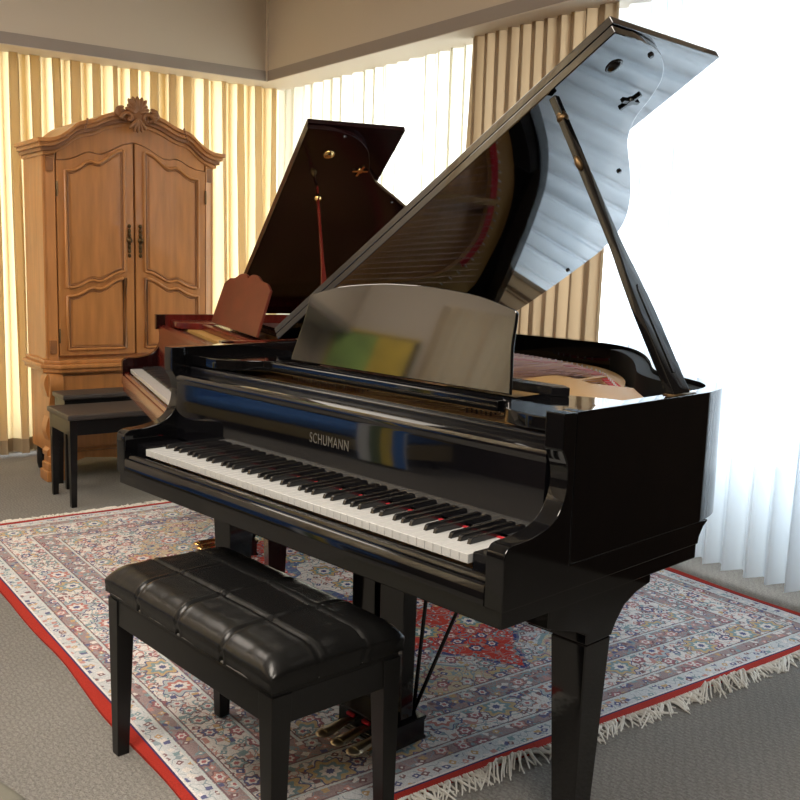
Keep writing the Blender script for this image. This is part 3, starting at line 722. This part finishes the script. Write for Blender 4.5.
# ------------------------------------------------------------------ leather piano bench
def bench():
    T = empty('piano_bench', (.322, -.200, 0), -.034, 'black tufted leather piano bench in front of the black piano keyboard', 'bench')
    w_, d_, h = .740, .349, .427
    g = B()
    nx_, ny_ = 120, 64
    def height(s, t_):
        es = min(s, w_-s); et = min(t_, d_-t_)
        r = .060
        fs = 1-(1-min(1, es/r))**2.2; ft = 1-(1-min(1, et/r))**2.2
        hh = .016+.054*(max(0, fs)*max(0, ft))**.5+.008*math.sin(PI*s/w_)*math.sin(PI*t_/d_)
        for q in (w_*.25, w_*.5, w_*.75): hh -= .0065*math.exp(-((s-q)/.0035)**2)-.0022*math.exp(-((abs(s-q)-.009)/.004)**2)
        for q in (d_*.34, d_*.67): hh -= .0055*math.exp(-((t_-q)/.004)**2)-.0024*math.exp(-((abs(t_-q)-.010)/.004)**2)
        hh += .0022*noise.noise((s*9, t_*9, 4))+.0009*noise.noise((s*34, t_*30, 1))
        return hh
    P_ = []
    for j in range(ny_+1):
        row = []
        for i in range(nx_+1):
            s = w_*(i/nx_); t_ = d_*(j/ny_)
            # crowd samples to the edges
            s = w_*(.5-.5*math.cos(PI*i/nx_))*.35+s*.65; t_ = d_*(.5-.5*math.cos(PI*j/ny_))*.35+t_*.65
            bulge = .013
            es = (s/w_-.5)*2; et = (t_/d_-.5)*2; hz = height(s, t_)
            k_ = bulge*min(1, (hz-.012)/.02) if hz < .05 else bulge
            row.append(g.verts.new((s+es*k_, t_+et*k_, h+hz)))
        P_.append(row)
    for j in range(ny_):
        for i in range(nx_): g.faces.new((P_[j][i], P_[j][i+1], P_[j+1][i+1], P_[j+1][i]))
    lp = [P_[0][i] for i in range(nx_)]+[P_[j][nx_] for j in range(ny_)]+[P_[ny_][i] for i in range(nx_, 0, -1)]+[P_[j][0] for j in range(ny_, 0, -1)]
    lw = [g.verts.new((q.co.x, q.co.y, h+.001)) for q in lp]
    for i in range(len(lp)): g.faces.new((lp[i], lw[i], lw[(i+1) % len(lp)], lp[(i+1) % len(lp)]))
    g.faces.new(lw[::-1])
    pad = obj('seat', g, LEATH, T, smooth=60)
    q = B(); tube(q, [(0, 0, h+.003), (w_, 0, h+.003), (w_, d_, h+.003), (0, d_, h+.003)], .0028, 8, True); obj('piping', q, PIPE, pad, smooth=80)
    q = B(); box(q, .006, w_-.006, .006, d_-.006, h-.012, h); obj('seat_board', q, BWOOD, T)
    for x0, x1, y0, y1 in ((.045, w_-.045, .006, .026), (.045, w_-.045, d_-.026, d_-.006), (.006, .026, .045, d_-.045), (w_-.026, w_-.006, .045, d_-.045)):
        q = B(); box(q, x0, x1, y0, y1, h-.078, h-.0125); obj('apron', q, BWOOD, T, bevel=.0015)
    for i, x in enumerate((.027, w_-.027)):
        for j, y in enumerate((.027, d_-.027)):
            sx_ = 1 if i else -1; sy_ = 1 if j else -1
            q = B(); frustum(q, (x+sx_*.005, y+sy_*.005), (.032, .032), (FLOOR if j == 0 else 0.0), (x, y), (.050, .050), h-.0125); obj('leg', q, BWOOD, T, bevel=.002)
    return T
bench()

# ------------------------------------------------------------------ stools by the armoire
def stool(u0, u1, v0, v1, zt, label, top, leg_m, apron_end):
    T = empty('piano_stool', room((u0+u1)/2, (v0+v1)/2, 0), RA, label, 'stool')
    hu, hv = (u1-u0)/2, (v1-v0)/2
    q = B(); box(q, -hu-.012, hu+.012, -hv-.012, hv+.012, zt-.028, zt); obj('seat', q, top, T, bevel=.008, seg=3)
    for a in (0, 1):
        q = B(); s = 1 if a else -1
        box(q, min(s*hu, s*(hu-.02)), max(s*hu, s*(hu-.02)), -hv+.035, hv-.035, zt-.105, zt-.0285); obj('apron', q, leg_m, T, bevel=.001)
        q = B(); box(q, -hu+.035, hu-.035, min(s*hv, s*(hv-.02)), max(s*hv, s*(hv-.02)), zt-.105, zt-.0285); obj('apron', q, apron_end, T, bevel=.001)
    for i in (-1, 1):
        for j in (-1, 1):
            q = B(); frustum(q, (i*(hu-.016), j*(hv-.016)), (.028, .028), FLOOR, (i*(hu-.019), j*(hv-.019)), (.040, .040), zt-.0285); obj('leg', q, leg_m, T, bevel=.0015)
    return T
stool(-2.425, -2.085, .505, 1.16, .462, 'dark padded piano stool nearest the mahogany piano, on four slim tapered legs', GREYB, BWOOD, BWOOD)
stool(-2.655, -2.475, .60, 1.22, .505, 'second dark stool pushed between the front stool and the armoire', GREYB, BWOOD, BWOOD)

# ------------------------------------------------------------------ armoire
def armoire():
    VC = 1.09; UF = -2.725; D = .41
    T = empty('armoire', room(UF, VC, 0), RA, 'tall carved blond wood armoire with two arched panelled doors against curtain', 'armoire')
    # local: x points into the room (front face at x=0), y along the wall, z up
    HW = .496
    half = [(0, 2.052), (.08, 2.040), (.16, 2.015), (.22, 1.985), (.27, 1.968), (.30, 1.962), (.335, 1.945), (.37, 1.915), (.405, 1.888), (.44, 1.868), (.48, 1.857), (.53, 1.853)]
    crown = spline([(-a, z) for a, z in half[::-1]]+half[1:], 4)
    def cz(y):
        for (a, z), (a2, z2) in zip(crown, crown[1:]):
            if a <= y <= a2: return z+(z2-z)*(y-a)/(a2-a+1e-9)
        return crown[0][1]
    ys = [(-HW+2*HW*i/60) for i in range(61)]
    q = B(); strip_prism(q, [(y, cz(y)-.02) for y in ys], [(y, .66) for y in ys], 'x', -D, -.028); obj('carcass', q, OAK, T)
    # chamfered corner posts
    for s in (-1, 1):
        q = B(); prism(q, [(-.028, s*(HW-.065)), (-.004, s*(HW-.055)), (-.038, s*(HW+.004)), (-.075, s*(HW+.004)), (-.075, s*(HW-.065))], 'z', .665, 1.80); obj('corner_post', q, OAK, T, bevel=.003)
        for z in (.70, 1.69):
            q = B(); box(q, -.05, -.008, s*(HW-.035)-.022, s*(HW-.035)+.022, z, z+.075); obj('corner_block', q, OAKD, T, bevel=.004)
    # frieze
    q = B(); yy = [y for y in ys if abs(y) <= HW-.055]
    ogee = [(0, 0), (.12, .004), (.24, .022), (.36, .052), (.44, .060), (.52, .052), (.60, .056), (.72, .086), (.86, .120), (1, .136)]
    og = spline(ogee, 4)
    def ogz(t):
        t = min(max(t, 0), 1)
        for (a, z), (a2, z2) in zip(og, og[1:]):
            if a <= t <= a2+1e-6: return z+(z2-z)*(t-a)/(a2-a+1e-9)
        return og[-1][1]
    yo = HW-.058
    def doortop(y): return 1.752+ogz(1-abs(y)/yo)*.92
    strip_prism(q, [(y, cz(y)-.02) for y in yy], [(y, doortop(y)+.003) for y in yy], 'x', -.028, -.006); obj('frieze', q, OAK, T)
    # stepped cornice following the crown line
    for dz0, dz1, pr in ((.082, .060, .012), (.062, .038, .030), (.040, .016, .046), (.018, -.004, .062)):
        q = B(); yy = [(-HW-pr*.75+2*(HW+pr*.75)*i/64) for i in range(65)]
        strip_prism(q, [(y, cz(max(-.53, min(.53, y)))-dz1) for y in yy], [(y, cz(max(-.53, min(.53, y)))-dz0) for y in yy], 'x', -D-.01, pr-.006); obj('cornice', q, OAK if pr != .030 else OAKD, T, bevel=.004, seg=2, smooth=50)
    for s in (-1, 1):
        q = B(); 
        for k_ in range(6): ball(q, (.058, s*(.278+.004*k_), 1.975-.013*k_), .0065, (1, 1, 1), 8, 6)
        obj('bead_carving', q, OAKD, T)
    # crest: shell fan and two scrolls
    q = B()
    for i in range(9):
        a = R(-68+17*i); L = .082 if abs(i-4) < 3 else .065
        m_ = Matrix.Translation((.062, math.sin(a)*L*.62, 2.030+math.cos(a)*L*.62)) @ Matrix.Rotation(-a, 4, 'X')
        bmesh.ops.create_uvsphere(q, u_segments=10, v_segments=8, radius=1, matrix=m_ @ Matrix.Diagonal((.020, .015, L*.55, 1)))
    for i in range(5):
        a = R(180-40+20*i); m_ = Matrix.Translation((.066, math.sin(a)*.035, 2.005+math.cos(a)*.04)) @ Matrix.Rotation(-a, 4, 'X')
        bmesh.ops.create_uvsphere(q, u_segments=10, v_segments=8, radius=1, matrix=m_ @ Matrix.Diagonal((.018, .012, .04, 1)))
    for s in (-1, 1):
        pts = [(.072, s*(.052+(.046-.005*k_*.8)*math.cos(k_*.55)*(1-k_/20)), 1.998+(.046-.005*k_*.8)*math.sin(k_*.55)*(1-k_/20)) for k_ in range(15)]
        tube(q, pts, lambda t: .011*(1-.45*t), 8)
        for k_ in range(5):
            a = s*R(62+11*k_); m_ = Matrix.Translation((.060, s*.098+.0*k_, 2.008+.012*k_)) @ Matrix.Rotation(-a, 4, 'X')
            bmesh.ops.create_uvsphere(q, u_segments=8, v_segments=6, radius=1, matrix=m_ @ Matrix.Diagonal((.014, .010, .040-.004*k_, 1)))
    ball(q, (.055, 0, 2.02), .05, (.35, 1.2, 1.1))
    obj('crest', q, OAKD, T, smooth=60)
    # doors
    for s in (-1, 1):
        ya, yb = .006, yo-.004                            # from the centre outwards
        N_ = 30; yl = [ya+(yb-ya)*i/N_ for i in range(N_+1)]
        q = B(); top = [(s*y, doortop(y)-.002) for y in yl]; bot = [(s*y, .688) for y in yl]
        strip_prism(q, top, bot, 'x', -.027, 0); dr = obj('door', q, OAK, T, bevel=.002, smooth=40)
        pi0, po = .058, yb-.045                           # panel inner / outer
        def frame(zlow, ztop):
            ypl = [pi0+(po-pi0)*i/24 for i in range(25)]
            up = [(s*y, ztop(y)) for y in ypl]; dn = [(s*y, zlow(y)) for y in ypl]
            path = [(.004, y, z) for y, z in up]+[(.004, y, z) for y, z in dn[::-1]]
            m1 = B(); tube(m1, path, .0085, 8, True); obj('panel_moulding', m1, OAK, dr, smooth=80)
            path = [(.001, y+(0 if 0 else 0), z) for y, z in [(s*(y+.013*(1 if y < (pi0+po)/2 else -1)*(1 if abs(y-(pi0+po)/2) > .14 else abs(y-(pi0+po)/2)/.14)), ztop(y)-.013) for y in ypl]+[(s*(y+.013*(1 if y < (pi0+po)/2 else -1)*(1 if abs(y-(pi0+po)/2) > .14 else abs(y-(pi0+po)/2)/.14)), zlow(y)+.013) for y in ypl[::-1]]]
            m1 = B(); tube(m1, path, .005, 6, True); obj('panel_moulding', m1, OAKD, dr, smooth=80)
            m1 = B(); strip_prism(m1, [(y, z-.022) for y, z in up[2:-2]], [(y, z+.022) for y, z in dn[2:-2]], 'x', .0002, .0045); obj('raised_panel', m1, OAK, dr, bevel=.003)
        tt = lambda y: 1-(y-pi0)/(po-pi0)
        frame(lambda y: 1.052+ogz(tt(y))*.70+.014, lambda y: 1.700+ogz(tt(y))*.98)
        frame(lambda y: .722, lambda y: 1.018+ogz(tt(y))*.78)
        q = B()                                           # escutcheon pull
        yh = s*.032
        box(q, 0, .004, yh-.008, yh+.008, 1.27, 1.40)
        for z in (1.25, 1.275, 1.30, 1.365, 1.39, 1.415): ball(q, (.004, yh, z), .011, (.5, 1, 1.1), 8, 6)
        ball(q, (.018, yh, 1.335), .012, (1, 1, 1), 10, 8); ball(q, (.008, yh, 1.335), .016, (.4, 1.1, 1.1), 10, 8)
        obj('door_pull', q, OLDBR, dr)
        for z in (.80, 1.60):
            q = B(); lathe(q, [(.005, z-.04), (.006, z-.03), (.006, z+.03), (.005, z+.04)], (.004, s*(yb+.001)), 8); obj('hinge', q, OLDBR, dr)
    # waist moulding
    for z0, z1, pr in ((.640, .664, .020), (.618, .642, .045), (.594, .620, .030)):
        q = B(); prism(q, [(-D-.005, -HW-pr*.8), (-D-.005, HW+pr*.8), (-.035, HW+pr*.8), (pr, HW-.05), (pr, -HW+.05), (-.035, -HW-pr*.8)], 'z', z0, z1); obj('waist_moulding', q, OAK, T, bevel=.006, seg=3)
    # base with two drawers and bombe corners
    q = B(); box(q, -D, -.03, -HW+.012, HW-.012, .13, .595); obj('base', q, OAK, T)
    for z0, z1 in ((.155, .355), (.375, .575)):
        q = B(); box(q, -.030, -.012, -HW+.075, HW-.075, z0, z1); dr = obj('drawer', q, OAK, T, bevel=.006, seg=2)
        for y in (-.24, .24):
            q = B(); tube(q, spline([(-.012, y-.05, (z0+z1)/2+.01), (.004, y-.04, (z0+z1)/2-.002), (.006, y, (z0+z1)/2-.018), (.004, y+.04, (z0+z1)/2-.002), (-.012, y+.05, (z0+z1)/2+.01)], 4), .004, 8); obj('drawer_pull', q, OLDBR, dr)
    for s in (-1, 1):
        prof = spline([(.0, .592), (.018, .560), (.022, .52), (.008, .47), (-.012, .42), (-.010, .38), (.010, .32), (.018, .27), (.005, .22), (-.006, .19), (.004, .165), (.016, .15), (.016, .125)], 5)
        q = B(); strip_prism(q, [(x_+.004, z) for x_, z in prof], [(-.10, z) for x_, z in prof], 'y', min(s*(HW-.072), s*(HW+.002)), max(s*(HW-.072), s*(HW+.002))); obj('bombe_corner', q, OAK, T, bevel=.004, smooth=50)
        q = B(); strip_prism(q, [(s*(HW+.001+x_), z) for x_, z in prof], [(s*(HW-.01), z) for x_, z in prof], 'x', -.105, -.02); obj('bombe_side', q, OAK, T, bevel=.004, smooth=50)
        for z0, z1, e in ((.085, .127, .004), (.045, .087, .016), (FLOOR, .047, .028)):
            q = B(); box(q, -.10, .012+e, min(s*(HW-.10-e*.4), s*(HW+.008+e)), max(s*(HW-.10-e*.4), s*(HW+.008+e)), z0, z1); obj('foot', q, OAK, T, bevel=.006, seg=3)
        q = B(); lathe(q, [(.022, FLOOR), (.030, .02), (.030, .08), (.024, .131)], (-D+.05, s*(HW-.05)), 14); obj('back_foot', q, EBONY, T)
    q = B(); strip_prism(q, [(y, .135) for y in (-.42, -.3, -.15, 0, .15, .3, .42)], [(y, z) for y, z in zip((-.42, -.3, -.15, 0, .15, .3, .42), (.06, .10, .085, .06, .085, .10, .06))], 'x', -.04, -.015); obj('skirt', q, OAK, T)
    return T
armoire()

# ------------------------------------------------------------------ footstool at the lower left corner
T = empty('footstool', (.36, -.86, 0), RA+.28, 'low grey padded footstool whose rounded edge shows in the lower left corner', 'footstool')
GREYP = pbr('grey_upholstery', (0.13, 0.125, 0.10), .8, bump=(150, .2, 3, S1))
q = B(); box(q, -.42, .42, -.22, .22, .10, .205); obj('seat', q, GREYP, T, bevel=.022, seg=4)
q = B(); tube(q, [(-.425, -.225, .165), (.425, -.225, .165), (.425, .225, .165), (-.425, .225, .165)], .009, 8, True); obj('piping', q, pbr('taupe_piping', (0.17, 0.145, 0.13), .7), T, smooth=80)
for x in (-.37, .37):
    for y in (-.17, .17):
        q = B(); frustum(q, (x, y), (.03, .03), FLOOR, (x, y), (.04, .04), .1); obj('leg', q, BWOOD, T)

# ------------------------------------------------------------------ the front of the room, seen only in the lacquer
BLUE = pbr('blue_upholstery', (0.03, 0.14, 0.42), 0.8); TAN = pbr('tan_upholstery', (0.28, 0.22, 0.10), 0.85)
def stripes():
    m, nt, out = newmat('striped_throw'); b = nd(nt, 'ShaderNodeBsdfPrincipled'); b.inputs['Roughness'].default_value = .9
    tc = nd(nt, 'ShaderNodeTexCoord'); sx = nd(nt, 'ShaderNodeSeparateXYZ'); nt.links.new(tc.outputs['Object'], sx.inputs[0])
    f = (X(nt, sx.outputs[0])*2.6).frac()
    c = mixc(nt, f.gt(.25), (0.85, 0.65, 0.10), (0.03, 0.22, 0.75)); c = mixc(nt, f.gt(.5), c, (0.9, 0.92, 0.95)); c = mixc(nt, f.gt(.75), c, (0.12, 0.20, 0.10))
    nt.links.new(c, b.inputs['Base Color']); nt.links.new(b.outputs[0], out.inputs[0]); return m
T = empty('sofa', room(-2.40, V0+.5, 0), RA, 'blue and tan sofa behind the camera, mirrored low in the black fall board', 'sofa')
q = B(); box(q, -1.05, 1.0, -.30, .38, .13, .30); obj('base', q, TAN, T, bevel=.02)
q = B(); box(q, -.89, .84, -.18, .40, .301, .40); obj('seat', q, BLUE, T, bevel=.04, seg=4)
q = B(); box(q, -1.05, 1.0, -.44, -.19, .30, .90); obj('backrest', q, BLUE, T, bevel=.05, seg=4)
for x0 in (-1.05, .85):
    q = B(); box(q, x0, x0+.15, -.185, .38, .301, .60); obj('armrest', q, BLUE, T, bevel=.04, seg=4)
for x in (-.95, .9):
    for y in (-.22, .30):
        q = B(); frustum(q, (x, y), (.03, .03), FLOOR, (x, y), (.05, .05), .13); obj('leg', q, BWOOD, T)
q = B(); prism(q, [(-.15, .606), (-.15, .613), (.38, .618), (.405, .603), (.42, .40), (.43, .03), (.42, .03), (.408, .40), (.39, .598), (.37, .607)], 'x', -.20, .20)
o = obj('throw', q, stripes(), None, bevel=.002); o.location = room(-1.475, V0+.5, 0); o.rotation_euler = (0, 0, RA)
tag(o, 'striped yellow, blue and white throw laid over the end of the sofa', 'blanket')
T = empty('picture', room(-2.93, V0+.003, 2.27), RA, 'framed green and yellow picture high on the wall behind the camera', 'picture')
q = B(); box(q, -.46, 0, 0, .02, -.17, .17); obj('green_field', q, pbr('green_paint', (0.26, 0.42, 0.10), .7, vary=(6, .3, S1)), T)
q = B(); box(q, 0.0, .40, 0, .02, -.17, .17); obj('yellow_field', q, pbr('yellow_paint', (0.62, 0.44, 0.05), .7, vary=(6, .2, S1)), T)
q = B()
for x0, x1, z0, z1 in ((-.49, .43, .17, .2), (-.49, .43, -.2, -.17), (-.49, -.46, -.17, .17)): box(q, x0, x1, 0, .03, z0, z1)
obj('frame', q, pbr('ochre_frame', (.5, .36, .08), .5), T)
q = B(); box(q, .40, .43, 0, .03, -.17, .17); obj('frame_end', q, EBONY, T)
